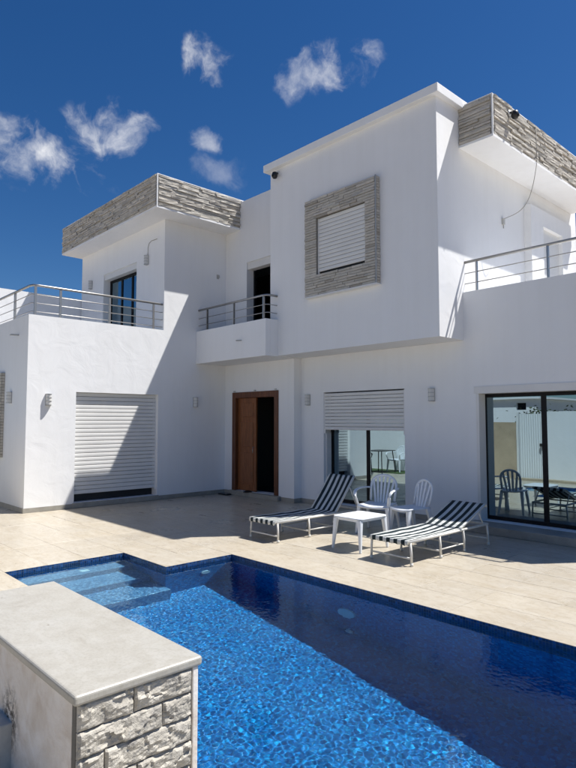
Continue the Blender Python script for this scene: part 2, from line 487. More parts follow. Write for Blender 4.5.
# ---- ledge stones: a few shared rough blocks, unit size, front at -y
def stone_mesh(k):
    rr = random.Random(100 + k); m = MB()
    nx, nz = 4, 1
    def P(i, j): return (i / nx - .5, -.5 + rr.uniform(-.12, .12) , j / nz - .5 + (rr.uniform(-.025, .025)))
    fr = [[P(i, j) for i in range(nx + 1)] for j in range(nz + 1)]
    n = 0
    for j in range(nz + 1):
        for i in range(nx + 1): m.v.append(fr[j][i])
    for j in range(nz + 1):
        for i in range(nx + 1): m.v.append((i / nx - .5, .5, fr[j][i][2]))
    w = nx + 1; o = w * (nz + 1)
    for i in range(nx):
        m.f += [(i, i + 1, i + 1 + w, i + w), (o + i + w, o + i + 1 + w, o + i + 1, o + i), (i + w, i + 1 + w, o + i + 1 + w, o + i + w), (o + i, o + i + 1, i + 1, i)]
    m.f += [(0, w, o + w, o), (nx, o + nx, o + nx + w, nx + w)]
    me = m.mesh('stone'); me.materials.append(MATS['ledge_stone']); return me
STONES = [stone_mesh(k) for k in range(8)]
def lay_stones(parent, axis, plane, u0, u1, z0, z1, ch, rr, holes=(), lmin=.22, lmax=.6, proud=(.008, .05), out=-1):
    """courses of ledge stones on the face x/y = plane, facing out (-1: towards -y, +1: towards +x)"""
    nrow = max(1, round((z1 - z0) / ch)); h = (z1 - z0) / nrow
    for r in range(nrow):
        za, zb = z0 + r * h, z0 + (r + 1) * h; zc = (za + zb) / 2
        segs = [(u0, u1)]
        for (a, b, c, d) in holes:
            if c < zc < d: segs = [s for (p, q) in segs for s in ((p, min(q, a)), (max(p, b), q)) if s[1] - s[0] > .01]
        for (p, q) in segs:
            u = p
            while u < q - 1e-4:
                L = rr.uniform(lmin, lmax)
                if q - (u + L) < lmin * .7: L = q - u
                L = min(L, q - u); dep = proud[0] + (proud[1] - proud[0]) * rr.random() ** .8
                o = bpy.data.objects.new('stone', rr.choice(STONES)); COL.objects.link(o)
                o.scale = (L - .005, dep + .02, h - .008 + rr.uniform(-.003, .003))
                c = u + L / 2
                if axis == 1: o.location = (c, plane - (dep + .02) / 2 + .02, zc)
                else: o.location = (plane + (dep + .02) / 2 - .02, c, zc); o.rotation_euler = (0, 0, R(90))
                attach(o, parent); u += L

# ==================================================================== SETTING
XW, YW = -11.05, 3.82            # wing: face towards the pool, face towards the camera
YU = 6.64                        # front of the wing's upper room
YD, YF, YB, XB = 8.30, 8.50, 7.81, -4.97   # entrance wall, ground-floor facade, upper box front, upper box side
PX0, PX1, PY0, PY1 = -5.93, 3.2, 1.66, 4.57     # main pool
AX0, AY0, AY1 = -6.93, 2.21, 3.63               # alcove with the steps
XE = -1.9                        # right end of the house
YE = 13.05                       # back of the house

# ground: one sheet to the horizon with the pool cut out
g = MB()
def ring(m, x0, x1, y0, y1, hx0, hx1, hy0, hy1, z):
    m.quad((x0, y0, z), (x1, y0, z), (x1, hy0, z), (x0, hy0, z)); m.quad((x0, hy1, z), (x1, hy1, z), (x1, y1, z), (x0, y1, z))
    m.quad((x0, hy0, z), (hx0, hy0, z), (hx0, hy1, z), (x0, hy1, z)); m.quad((hx1, hy0, z), (x1, hy0, z), (x1, hy1, z), (hx1, hy1, z))
ring(g, -900, 900, -900, 900, -7.3, 3.6, 1.4, 4.9, -.06)
struct(g.build('ground', 'earth'))

# terrace: bedding sheet with the pool cut out, tiles on it
t = MB(); zt = -.006
TX0, TX1, TY0, TY1 = -13.9, 6.0, -2.4, 8.32
t.quad((TX0, TY0, zt), (TX1, TY0, zt), (TX1, PY0, zt), (TX0, PY0, zt))
t.quad((TX0, PY1, zt), (TX1, PY1, zt), (TX1, 8.6, zt), (TX0, 8.6, zt))
t.quad((PX1, PY0, zt), (TX1, PY0, zt), (TX1, PY1, zt), (PX1, PY1, zt))
t.quad((TX0, PY0, zt), (AX0, PY0, zt), (AX0, PY1, zt), (TX0, PY1, zt))
t.quad((AX0, PY0, zt), (PX0, PY0, zt), (PX0, AY0, zt), (AX0, AY0, zt)); t.quad((AX0, AY1, zt), (PX0, AY1, zt), (PX0, PY1, zt), (AX0, PY1, zt))
terrace = struct(t.build('terrace', 'grout'))
def steps(a, b, n): return [a + (b - a) * i / n for i in range(n + 1)]
gx = steps(-13.93, AX0, 12)[:-1] + steps(AX0, PX0, 2)[:-1] + steps(PX0, PX1, 15)[:-1] + steps(PX1, 6.0, 5)
gy = steps(-2.4, PY0, 10)[:-1] + steps(PY0, AY0, 1)[:-1] + steps(AY0, AY1, 3)[:-1] + steps(AY1, PY1, 2)[:-1] + steps(PY1, 8.30, 8) + [8.5]
tile_cache = {}
def tile_mesh(w, d):
    k = (round(w, 3), round(d, 3))
    if k not in tile_cache:
        m = MB(); e = .0014; a, b = w / 2 - .0012, d / 2 - .0012
        lo = [(-a, -b, -.018), (a, -b, -.018), (a, b, -.018), (-a, b, -.018)]
        mid = [(-a, -b, -.002), (a, -b, -.002), (a, b, -.002), (-a, b, -.002)]
        hi = [(-a + e, -b + e, 0), (a - e, -b + e, 0), (a - e, b - e, 0), (-a + e, b - e, 0)]
        m.v = lo + mid + hi
        for q in range(4):
            r = (q + 1) % 4; m.f += [(q, r, 4 + r, 4 + q), (4 + q, 4 + r, 8 + r, 8 + q)]
        m.f += [(8, 9, 10, 11), (3, 2, 1, 0)]
        me = m.mesh('tile'); me.materials.append(MATS['travertine']); tile_cache[k] = me
    return tile_cache[k]
def in_pool(cx, cy): return (PX0 < cx < PX1 and PY0 < cy < PY1) or (AX0 < cx < PX0 + .01 and AY0 < cy < AY1)
def visible(cx, cy):
    v = Vector((cx, cy)); dep = -math.sin(R(47)) * cx + math.cos(R(47)) * cy; lat = math.cos(R(47)) * cx + math.sin(R(47)) * cy
    return dep > 2.2 and abs(lat) < dep * .50 + .35
rest = MB(); ntile = 0
rr = random.Random(5)
for i in range(len(gx) - 1):
    for j in range(len(gy) - 1):
        cx, cy = (gx[i] + gx[i + 1]) / 2, (gy[j] + gy[j + 1]) / 2
        if in_pool(cx, cy) or (cx < XW - .02 and cy > YW + .05) or cy > 8.5 or (cy > 8.31 and cx < -8.75): continue
        if visible(cx, cy) and ntile < 298:
            o = bpy.data.objects.new('tile', tile_mesh(gx[i + 1] - gx[i], gy[j + 1] - gy[j])); COL.objects.link(o)
            o.location = (cx, cy, rr.uniform(-.0012, .0008)); o.rotation_euler = (rr.uniform(-.0012, .0012), rr.uniform(-.0012, .0012), 0)
            attach(o, terrace); ntile += 1
        else:
            rest.box(gx[i] + .002, gx[i + 1] - .002, gy[j] + .002, gy[j + 1] - .002, -.018, -.0005)
o = rest.build('outer_tiles', 'travertine', terrace); o['kind'] = 'stuff'

# swimming pool
WZ = -.05
FZ = lambda x: -(.95 + .13 * (x - PX0))
pool = thing('swimming_pool', 'blue mosaic swimming pool with corner steps sunk into the terrace', 'pool', (-2, 3.1, -.6))
m = MB()
n = 16; xs = steps(PX0, PX1, n)
for i in range(n): m.quad((xs[i], PY0, FZ(xs[i])), (xs[i + 1], PY0, FZ(xs[i + 1])), (xs[i + 1], PY1, FZ(xs[i + 1])), (xs[i], PY1, FZ(xs[i])))
m.build('pool_floor', 'pool_mosaic', pool)
ZB = -.20
m = MB(); zb = -2.3
m.quad((PX0, PY1, zb), (PX1, PY1, zb), (PX1, PY1, ZB), (PX0, PY1, ZB)); m.quad((PX0, PY0, zb), (PX1, PY0, zb), (PX1, PY0, ZB), (PX0, PY0, ZB))
m.quad((PX1, PY0, zb), (PX1, PY1, zb), (PX1, PY1, ZB), (PX1, PY0, ZB))
m.quad((PX0, AY1, zb), (PX0, PY1, zb), (PX0, PY1, ZB), (PX0, AY1, ZB)); m.quad((PX0, PY0, zb), (PX0, AY0, zb), (PX0, AY0, ZB), (PX0, PY0, ZB))
m.quad((AX0, AY0, zb), (PX0, AY0, zb), (PX0, AY0, ZB), (AX0, AY0, ZB)); m.quad((AX0, AY1, zb), (PX0, AY1, zb), (PX0, AY1, ZB), (AX0, AY1, ZB))
m.quad((AX0, AY0, zb), (AX0, AY1, zb), (AX0, AY1, ZB), (AX0, AY0, ZB))
m.build('pool_wall', 'pool_mosaic', pool)
m = MB(); zt2 = -.004
m.quad((PX0, PY1, ZB), (PX1, PY1, ZB), (PX1, PY1, zt2), (PX0, PY1, zt2)); m.quad((PX0, PY0, ZB), (PX1, PY0, ZB), (PX1, PY0, zt2), (PX0, PY0, zt2))
m.quad((PX1, PY0, ZB), (PX1, PY1, ZB), (PX1, PY1, zt2), (PX1, PY0, zt2))
m.quad((PX0, AY1, ZB), (PX0, PY1, ZB), (PX0, PY1, zt2), (PX0, AY1, zt2)); m.quad((PX0, PY0, ZB), (PX0, AY0, ZB), (PX0, AY0, zt2), (PX0, PY0, zt2))
m.quad((AX0, AY0, ZB), (PX0, AY0, ZB), (PX0, AY0, zt2), (AX0, AY0, zt2)); m.quad((AX0, AY1, ZB), (PX0, AY1, ZB), (PX0, AY1, zt2), (AX0, AY1, zt2))
m.quad((AX0, AY0, ZB), (AX0, AY1, ZB), (AX0, AY1, zt2), (AX0, AY0, zt2))
m.build('waterline_band', 'band_mosaic', pool)
sx = [AX0 + .001, -6.68, -6.25, -5.80]; szs = [-.285, -.47, -.66]
for k in range(3):
    MB().box(sx[k] if k == 0 else sx[k], sx[k + 1], AY0 + .001, AY1 - .001, -1.2, szs[k]).build('pool_step', 'step_mosaic', pool, bevel=.012)
def disc(name, c, axis, r, th, material, parent, seg=20):
    m = MB(); a = Vector(c); b = a.copy(); b[axis] += th
    m.tube([a, b], r, seg, upv=(0, 0, 1) if axis != 2 else (0, 1, 0)); return m.build(name, material, parent)
disc('pool_light', (-4.02, PY1 - .025, -.74), 1, .11, .024, 'underwater_lens', pool)
disc('return_jet', (-3.99, PY1 - .02, -1.20), 1, .05, .019, 'underwater_lens', pool)
disc('return_jet', (PX0 + .001, 4.17, -.43), 0, .06, .02, 'underwater_lens', pool)
MB().box(-6.85, -6.77, 3.02, 3.12, -.286, -.277).build('step_drain', 'underwater_lens', pool)

# water: a rippled sheet
def ripple(x, y):
    p = Vector((x, y, 0))
    h = noise.noise(p * 6.0 + Vector((3, 1, .3))) * .0008 + noise.noise(Vector((x * 1.2 + y * .45, y * 1.05 - x * .35, .2)) * 25.0) * .00042 + noise.noise(Vector((x * .9 - y * .4, y + x * .3, .11)) * 47.0) * .00024
    return h
XM = -.9
def wsheet(m, x0, x1, y0, y1, r): m.grid(int((x1 - x0) / r), int((y1 - y0) / r), lambda u, v: (x0 + (x1 - x0) * u, y0 + (y1 - y0) * v, WZ + ripple(x0 + (x1 - x0) * u, y0 + (y1 - y0) * v)))
m = MB(); m.smooth = True; m.sheet = True
wsheet(m, PX0, XM, PY0, PY1, .0095); wsheet(m, XM, PX1, PY0, PY1, .04); wsheet(m, AX0, PX0, AY0, AY1, .0095)
water = struct(m.build('pool_water', 'water'))
sun_d.cycles.is_caustics_light = True
water.cycles.is_caustics_caster = True
for ch in pool.children: ch.cycles.is_caustics_receiver = True

# ==================================================================== HOUSE
house = thing('house', 'white two storey stucco villa with stone clad roof edges and balconies', 'house', (-9.0, 8.0, 0))
H = house
# --- wing
SH = (4.74, 6.53, .10, 2.21)
wall('wing_wall', 0, XW, XW - .25, YW, 8.30, 0, 3.61, [SH], H)
wall('wing_front_wall', 1, YW, YW + .25, -15.3, XW - .25, 0, 3.61, [], H)
MB().box(-15.3, XW - .25, YW + .25, 9.4, 3.02, 3.12).build('terrace_slab', 'stucco', H)
MB().box(-15.42, -15.30, YW, YE, 0, 4.92).build('side_wall', 'stucco', H)
UD = (-13.97, -12.28, 3.14, 5.35)
wall('upper_room_wall', 1, YU, YU + .25, -15.26, XW - .25, 3.12, 6.05, [UD], H)
wall('upper_side_wall', 0, XW - .0, XW - .25, YU + .25, 8.30, 3.61, 6.05, [], H)
MB().box(XW - .25, XW, YU, YU + .25, 3.61, 6.05).build('corner_pier', 'stucco', H)
# lower pier below it is part of the wing wall
wall('upper_left_wall', 0, -15.26, -15.02, YU + .25, YE, 3.12, 6.05, [], H)
# --- entrance wall (two storeys), recessed facade, parapet
ED = (-10.72, -9.22, .10, 2.27)
BD = (-10.27, -8.98, 3.12, 5.24)
wall('entrance_wall', 1, YD, YD + .28, XW, -8.72, 0, 2.94, [ED], H)
wall('balcony_wall', 1, YD, YD + .28, XW, -8.66, 2.94, 6.70, [BD], H)
MB().box(-9.0, -8.72, YD + .28, 9.6, 0, 2.94).build('entrance_pier', 'stucco', H)
CW = (-8.08, -6.14, .06, 2.22); RD = (-4.77, -2.3, .12, 2.19)
wall('facade_wall', 1, YF, YF + .28, -8.72, XE, 0, 2.95, [CW, RD], H)
wall('balcony_parapet', 1, YF, YF + .16, XB, XE, 2.95, 3.73, [], H)
MB().box(XB, XE - .2, YE, YE + .2, 0, 3.73).build('back_wall', 'stucco', H)
MB().box(XE - .2, XE, YF + .28, YE + .2, 0, 3.73).build('end_wall', 'stucco', H)
MB().box(XB, XE - .2, YF + .28, YE, 2.95, 3.12).build('balcony_floor', 'stucco', H)
# --- upper box
UW = (-7.50, -6.34, 4.34, 5.41)
wall('upper_box_wall', 1, YB, YB + .28, -8.90, XB, 2.95, 6.76, [UW], H)
wall('upper_box_side', 0, XB, XB - .28, YB + .28, YE, 2.951, 6.76, [], H)
MB().box(-8.90, -8.66, YB + .28, YD, 2.95, 6.76).build('upper_box_return', 'stucco', H)
MB().box(-8.66, XB - .28, YB + .28, YE, 2.952, 3.10).build('soffit_slab', 'stucco', H)
MB().box(-9.02, XB + .09, YB - .10, YE, 6.76, 6.905).build('roof_eave', 'stucco', H, bevel=.008)
# pilaster block with the balcony door
BK = (11.28, 12.16, 3.12, 5.42)
wall('door_block', 0, XB + .14, XB + .002, 10.75, 12.62, 3.12, 5.74, [BK], H)
MB().box(XB + .03, XB + .06, 11.28, 12.16, 3.12, 5.42).build('balcony_door', 'shutter_white', H)
# roofs, backs, interior floors so that the rooms are dark
MB().box(XW, -8.9, 8.58, YE, 6.55, 6.68).build('back_roof', 'stucco', H)
MB().box(-15.3, XB, YE, YE + .2, 0, 6.7).build('back_wall', 'stucco', H)
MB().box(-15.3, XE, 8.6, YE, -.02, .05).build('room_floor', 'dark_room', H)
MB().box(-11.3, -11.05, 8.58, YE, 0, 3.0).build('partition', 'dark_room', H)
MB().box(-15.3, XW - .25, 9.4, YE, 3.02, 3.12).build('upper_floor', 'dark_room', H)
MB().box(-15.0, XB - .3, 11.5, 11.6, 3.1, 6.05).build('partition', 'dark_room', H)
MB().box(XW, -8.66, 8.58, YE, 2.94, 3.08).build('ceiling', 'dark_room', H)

# --- roof slabs with stone cladding
SR = random.Random(21)
WFX, WFY, FZ0, FZ1 = -10.545, 6.15, 6.05, 6.765
f = MB().box(-15.36, WFX, WFY, YE, FZ0 + .04, FZ1 - .012).build('roof_edge', 'mortar', H)
MB().box(-15.36, WFX + .03, WFY - .03, YE, FZ0 - .001, FZ0 + .04).build('soffit', 'stucco', f)
MB().box(-15.36, WFX + .02, WFY - .02, YE, FZ1 - .012, FZ1 + .004).build('coping', 'stucco', f)
MB().box(WFX + .005, WFX + .03, WFY - .03, WFY - .005, FZ0 + .04, FZ1 - .012).build('corner_trim', 'white_metal', f)
lay_stones(f, 1, WFY, -15.36, WFX - .01, FZ0 + .04, FZ1 - .012, .046, SR, lmin=.26)
lay_stones(f, 0, WFX, WFY + .01, 8.30, FZ0 + .04, FZ1 - .012, .046, SR, lmin=.26)
RFX, RFY, RZ0, RZ1 = -4.40, 8.50, 6.12, 6.82
f = MB().box(XB + .001, RFX, RFY, YE - .05, RZ0 + .04, RZ1 - .012).build('roof_edge', 'mortar', H)
MB().box(XB + .002, RFX + .03, RFY - .03, YE - .05, RZ0 - .001, RZ0 + .04).build('soffit', 'stucco', f)
MB().box(XB + .1, RFX + .02, RFY - .02, YE - .05, RZ1 - .012, RZ1 + .004).build('coping', 'stucco', f)
MB().box(RFX + .005, RFX + .03, RFY - .03, RFY - .005, RZ0 + .04, RZ1 - .012).build('corner_trim', 'white_metal', f)
lay_stones(f, 1, RFY, XB + .004, RFX - .01, RZ0 + .04, RZ1 - .012, .046, SR, lmin=.26)
lay_stones(f, 0, RFX, RFY + .01, YE - .05, RZ0 + .04, RZ1 - .012, .046, SR, lmin=.26)

# --- stone surround of the upper window
SX0, SX1, SZ0, SZ1, SYF = -7.80, -6.10, 3.95, 5.81, 7.71
hole = [UW]
f = wall('window_surround', 1, SYF + .01, YB + .002, SX0, SX1, SZ0 + .012, SZ1 - .012, [UW], H, 'mortar')
lay_stones(f, 1, SYF + .01, SX0, SX1 - .02, SZ0 + .012, SZ1 - .012, .048, SR, holes=[UW], lmin=.18, lmax=.45, proud=(.008, .024))
lay_stones(f, 0, SX1, SYF + .01, YB - .002, SZ0 + .012, SZ1 - .012, .048, SR, lmin=.2, lmax=.3, proud=(.006, .014))
MB().box(SX1 - .012, SX1 + .006, SYF - .012, SYF + .01, SZ0, SZ1).build('corner_trim', 'lamp_grey', f)
MB().box(SX0 - .01, SX1 + .012, SYF - .02, YB - .001, SZ0 - .01, SZ0 + .012).build('bottom_trim', 'white_metal', f)

f = MB().box(-13.6, -12.27, YW - .055, YW - .0005, .95, 2.60).build('window_surround', 'mortar', H)
lay_stones(f, 1, YW - .055, -13.6, -12.27, .95, 2.60, .056, SR, lmin=.18, lmax=.45, proud=(.008, .024))
lay_stones(f, 0, -12.27, YW - .055, YW - .001, .95, 2.60, .056, SR, lmin=.2, lmax=.3, proud=(.004, .01))
# --- roller shutters made of slats
def shutter(axis, plane, u0, u1, ztop, zbot, pitch, parent, parts_material='shutter_white', out=-1):
    s = MB()
    # side guides
    if axis == 1: s.box(u0, u0 + .03, plane - .012, plane + .02, zbot - .02, ztop); s.box(u1 - .03, u1, plane - .012, plane + .02, zbot - .02, ztop)
    else: s.box(plane - .02, plane + .012, u0, u0 + .03, zbot - .02, ztop); s.box(plane - .02, plane + .012, u1 - .03, u1, zbot - .02, ztop)
    so = s.build('roller_shutter', parts_material, parent)
    prof = [(-.004, .002), (.002, .003), (.008, .008), (.0105, pitch * .35), (.0105, pitch * .6), (.008, pitch - .008), (.002, pitch - .004), (-.004, pitch - .003)]
    a, b = u0 + .031, u1 - .031; L = b - a
    m = MB()
    if axis == 1: m.prism([(-d, z) for d, z in prof], 0, -L / 2, L / 2)
    else: m.prism([(d, z) for d, z in prof], 1, -L / 2, L / 2)
    me = m.mesh('slat'); me.materials.append(MATS[parts_material])
    nsl = int((ztop - zbot) / pitch)
    for k in range(nsl):
        o = bpy.data.objects.new('slat', me); COL.objects.link(o)
        z = ztop - (k + 1) * pitch
        o.location = ((a + b) / 2, plane, z) if axis == 1 else (plane, (a + b) / 2, z)
        attach(o, so)
    return so
shutter(0, XW - .09, SH[0], SH[1], 2.21, .24, .0785, H)
MB().box(XW - .40, XW - .22, SH[0] - .02, SH[1] + .02, -.0, 2.3).build('shutter_back', 'black_plastic', H)
MB().box(XW - .2, XW + .025, SH[0] - .03, SH[1] + .03, .0, .098).build('sill', 'skirting', H, bevel=.006)
shutter(1, YB - .05, UW[0] + .002, UW[1] - .002, UW[3] - .001, UW[2] + .021, .072, H)
MB().box(UW[0] + .001, UW[1] - .001, YB - .02, YB - .012, UW[2] + .001, UW[3] - .001).build('shutter_back', 'black_plastic', H)
shutter(1, YF + .03, CW[0], CW[1], CW[3] - .02, 1.43, .0655, H)

# --- glazed doors and windows
def glazed(name, axis, plane, u0, u1, z0, z1, mull, parent, fw=.055, dep=.05, sgn=1):
    m = MB()
    def B(a, b, c, d, e=0.0):
        if axis == 1: m.box(a, b, plane + e, plane + dep - e, c, d)
        else: m.box(plane - dep + e, plane - e, a, b, c, d)
    B(u0, u1, z0, z0 + fw); B(u0, u1, z1 - fw, z1); B(u0, u0 + fw, z0 + fw, z1 - fw); B(u1 - fw, u1, z0 + fw, z1 - fw)
    fo = m.build(name, 'black_frame', parent)
    edges = [u0 + fw] + [x for x in mull] + [u1 - fw]
    for k, x in enumerate(mull):
        mm = MB()
        if axis == 1: mm.box(x - .035, x + .035, plane + .004, plane + dep - .004, z0 + fw, z1 - fw)
        else: mm.box(plane - dep + .004, plane - .004, x - .035, x + .035, z0 + fw, z1 - fw)
        mm.build('mullion', 'black_frame', fo)
    for k in range(len(edges) - 1):
        a = edges[k] + (.035 if k else 0); b = edges[k + 1] - (.035 if k < len(edges) - 2 else 0)
        mm = MB()
        if axis == 1: mm.box(a, b, plane + .02, plane + .028, z0 + fw, z1 - fw)
        else: mm.box(plane - .028, plane - .02, a, b, z0 + fw, z1 - fw)
        mm.build('pane', 'solar_glass', fo)
    return fo
glazed('sliding_window', 1, YF + .20, CW[0] + .01, CW[1] - .001, CW[2] + .02, CW[3] - .01, [-7.13], H)
glazed('sliding_door', 1, YF + .20, RD[0] + .001, RD[1] - .001, RD[2] + .001, RD[3] - .11, [-3.80, -2.95], H)
MB().box(RD[0] - .03, RD[1] + .03, YF - .012, YF + .19, RD[3] - .108, RD[3] + .003).build('shutter_box', 'shutter_white', H)
MB().box(RD[0] + .001, RD[0] + .05, YF - .008, YF + .19, RD[2], RD[3] - .11).build('shutter_guide', 'shutter_white', H)
glazed('sliding_door', 1, YU + .18, UD[0] + .001, UD[1] - .001, UD[2] + .001, UD[3] - .14, [-13.35, -12.82], H)
MB().box(UD[0] + .001, UD[1] - .001, YU + .03, YU + .17, UD[3] - .14, UD[3] - .001).build('shutter_box', 'shutter_white', H)
glazed('balcony_door', 1, YD + .2, -9.42, BD[1] - .001, BD[2] + .001, BD[3] - .16, [-9.2], H)
MB().box(BD[0] + .001, BD[0] + .05, YD + .2, YD + .25, BD[2], BD[3] - .16).build('door_frame', 'black_frame', H)
MB().box(BD[0] + .001, BD[1] - .001, YD + .03, YD + .19, BD[3] - .16, BD[3] - .001).build('shutter_box', 'shutter_white', H)
# trims round the openings
MB().box(CW[0] + .001, CW[0] + .03, YF + .06, YF + .19, CW[2], 1.43).build('shutter_guide', 'shutter_white', H)

# --- front door: frame, one closed leaf, one leaf swung inwards
dr = MB()
dr.box(ED[0] - .03, ED[0] + .09, YD - .025, YD + .16, ED[2], ED[3] + .03); dr.box(ED[1] - .09, ED[1] + .03, YD - .025, YD + .16, ED[2], ED[3] + .03)
dr.box(ED[0] + .09, ED[1] - .09, YD - .025, YD + .16, ED[3] - .10, ED[3] + .03)
door = dr.build('front_door', 'red_wood', H, bevel=.006)
lm = MB().box(ED[0] + .091, -10.0, YD + .06, YD + .105, ED[2] + .01, ED[3] - .102).build('door_leaf', 'leaf_wood', door, bevel=.004)
for (za, zb) in ((.25, .95), (1.08, 1.62), (1.75, 2.06)):
    MB().box(ED[0] + .18, -10.09, YD + .045, YD + .06, za, zb).build('door_panel', 'leaf_wood', door, bevel=.008)
MB().box(-9.40, -9.355, YD + .17, YD + .78, ED[2] + .01, ED[3] - .102).build('door_leaf', 'leaf_wood', door, bevel=.004)
h = MB().tube([(-10.05, YD + .06, 1.08), (-10.05, YD + .01, 1.08), (-10.05, YD + .005, 1.02), (-10.05, YD + .01, .95)], .009, 8); h.smooth = True; h.build('handle', 'steel', door)
MB().box(ED[0] - .10, ED[1] + .10, YD - .10, YD + .16, 0.0, .098).build('door_step', 'skirting', H, bevel=.006)
for x in (-10.68, -9.95, -9.27): MB().box(x - .02, x + .02, YD - .035, YD - .001, 2.315, 2.335).build('door_clip', 'lamp_grey', H)
MB().box(RD[0] - .06, XE, 8.07, YF - .001, 0.0, .118).build('door_step', 'skirting', H, bevel=.008)

# --- balcony over the entrance
bal = MB().box(XW + .001, -8.66, 7.60, YD - .001, 2.934, 3.10).build('balcony', 'stucco', H)
MB().box(XW + .001, -8.66, 7.475, 7.60, 2.93, 3.665).build('balcony_front', 'stucco', bal, bevel=.008)
MB().box(-8.78, -8.662, 7.60, YB - .001, 3.10, 3.664).build('balcony_side', 'stucco', bal)

# --- skirting boards
MB().box(XW + .0005, XW + .014, YW - .014, SH[0] - .03, 0, .085).build('skirting', 'skirting', H)
MB().box(XW + .0005, XW + .014, SH[1] + .03, YD, 0, .085).build('skirting', 'skirting', H)
MB().box(-14.5, XW, YW - .014, YW - .0005, 0, .085).build('skirting', 'skirting', H)
MB().box(XW + .014, ED[0] - .10, YD - .014, YD - .0005, 0, .085).build('skirting', 'skirting', H)
MB().box(ED[1] + .10, -8.706, YD - .014, YD - .0005, 0, .085).build('skirting', 'skirting', H)
MB().box(-8.7195, -8.706, YD, YF - .014, 0, .085).build('skirting', 'skirting', H)
MB().box(-8.7195, CW[0], YF - .014, YF - .0005, 0, .085).build('skirting', 'skirting', H)
MB().box(CW[0], CW[1], YF - .03, YF + .19, 0, .058).build('window_sill', 'skirting', H)
MB().box(CW[1], RD[0] - .06, YF - .014, YF - .0005, 0, .085).build('skirting', 'skirting', H)

# --- steel railings
def railing(pts_top, posts, zbase, ztop, bars, parent, r=.023):
    m = MB(); m.smooth = True
    m.tube(pts_top, r, 12)
    ro = m.build('railing', 'steel', parent)
    for (x, y) in posts:
        p = MB(); p.box(x - .012, x + .012, y - .022, y + .022, zbase, ztop - r * .8); p.box(x - .04, x + .04, y - .04, y + .04, zbase, zbase + .008); p.build('post', 'steel', ro)
    for z, pa in bars:
        b = MB(); b.smooth = True; b.tube([(x, y, z) for x, y in pa], .008, 8); b.build('bar', 'steel', ro)
    return ro
xr, yr = XW - .06, YW + .07
path = [(-15.28, yr), (xr - .12, yr), (xr - .03, yr + .03), (xr, yr + .12), (xr, YU - .001)]
railing([(x, y, 4.175) for x, y in path], [(-14.6, yr), (-13.3, yr), (-12.02, yr), (xr, yr + .06), (xr, 4.42), (xr, 5.42), (xr, 6.42)], 3.61, 4.175,
        [(z, [(-15.28, yr), (xr - .02, yr), (xr, yr + .05), (xr, YU - .001)]) for z in (3.68, 3.84, 4.0)], H)
yb = 7.545
railing([(XW + .001, yb, 4.15), (-8.84, yb, 4.15), (-8.74, yb + .03, 4.15), (-8.70, yb + .12, 4.15), (-8.70, YB - .001, 4.15)], [(-10.72, yb), (-9.76, yb), (-8.80, yb)], 3.665, 4.15,
        [(z, [(XW + .001, yb), (-8.74, yb), (-8.70, yb + .05), (-8.70, YB - .001)]) for z in (3.80, 3.96)], H)
yp = YF + .08
railing([(XB + .001, yp, 4.235), (XE - .1, yp, 4.235), (XE - .08, yp + .1, 4.235), (XE - .08, 12.9, 4.235)], [(-4.76, yp), (-3.62, yp), (-2.5, yp), (XE - .08, yp + .05), (XE - .08, 10.5), (XE - .08, 12.5)], 3.73, 4.235,
        [(z, [(XB + .001, yp), (XE - .08, yp), (XE - .08, 12.9)]) for z in (3.88, 4.05)], H)

# ---- plaster outlets, spouts
MB().tube([(-11.55, YW - .001, 3.275), (-11.55, YW - .16, 3.265)], .016, 10).build('water_spout', 'lamp_grey', H)
MB().tube([(-9.42, 7.474, 3.30), (-9.42, 7.34, 3.285)], .014, 10).build('water_spout', 'lamp_grey', H)

# ==================================================================== FIXTURES ON THE HOUSE
def wall_lamp(x, y, z, face, label):
    """bulkhead lamp: back plate, banded half-round shade, end caps. face: 'y' looks to -y, 'x' looks to +x"""
    rz = 0 if face == 'y' else R(90)
    t = thing('wall_lamp', label, 'lamp', (x, y, z), rz, 'wall lamps on the house')
    MB().box(-.055, .055, -.018, -.0005, -.11, .11).build('back_plate', 'lamp_grey', t, local=True, bevel=.004)
    def half(r0, z0, z1):
        n = 10; poly = [(math.cos(math.pi + math.pi * k / n) * r0, -.018 + math.sin(math.pi + math.pi * k / n) * r0 * 1.35) for k in range(n + 1)]
        return MB().prism(poly, 2, z0, z1)
    half(.050, -.095, .095).build('shade', 'lamp_glass', t, local=True)
    for z0 in (-.105, -.035, .030, .095): half(.055, z0, z0 + .014).build('band', 'lamp_grey', t, local=True)
    return t
wall_lamp(XW, 4.21, 2.05, 'x', 'grey banded wall lamp on the sunlit wall left of the roller shutter')
wall_lamp(XW, 7.46, 2.07, 'x', 'grey wall lamp on the shaded wall between roller shutter and wooden door')
wall_lamp(-8.50, YF, 2.08, 'y', 'grey wall lamp just right of the wooden front door')
wall_lamp(-5.57, YF, 2.09, 'y', 'grey wall lamp left of the large sliding door')
wall_lamp(-11.88, YW, 2.10, 'y', 'grey wall lamp on the shaded wall at the left edge')
wall_lamp(-11.78, YU, 5.28, 'y', 'grey wall lamp right of the upper terrace door under the roof')
wall_lamp(-14.66, YU, 5.20, 'y', 'grey wall lamp left of the upper terrace door')

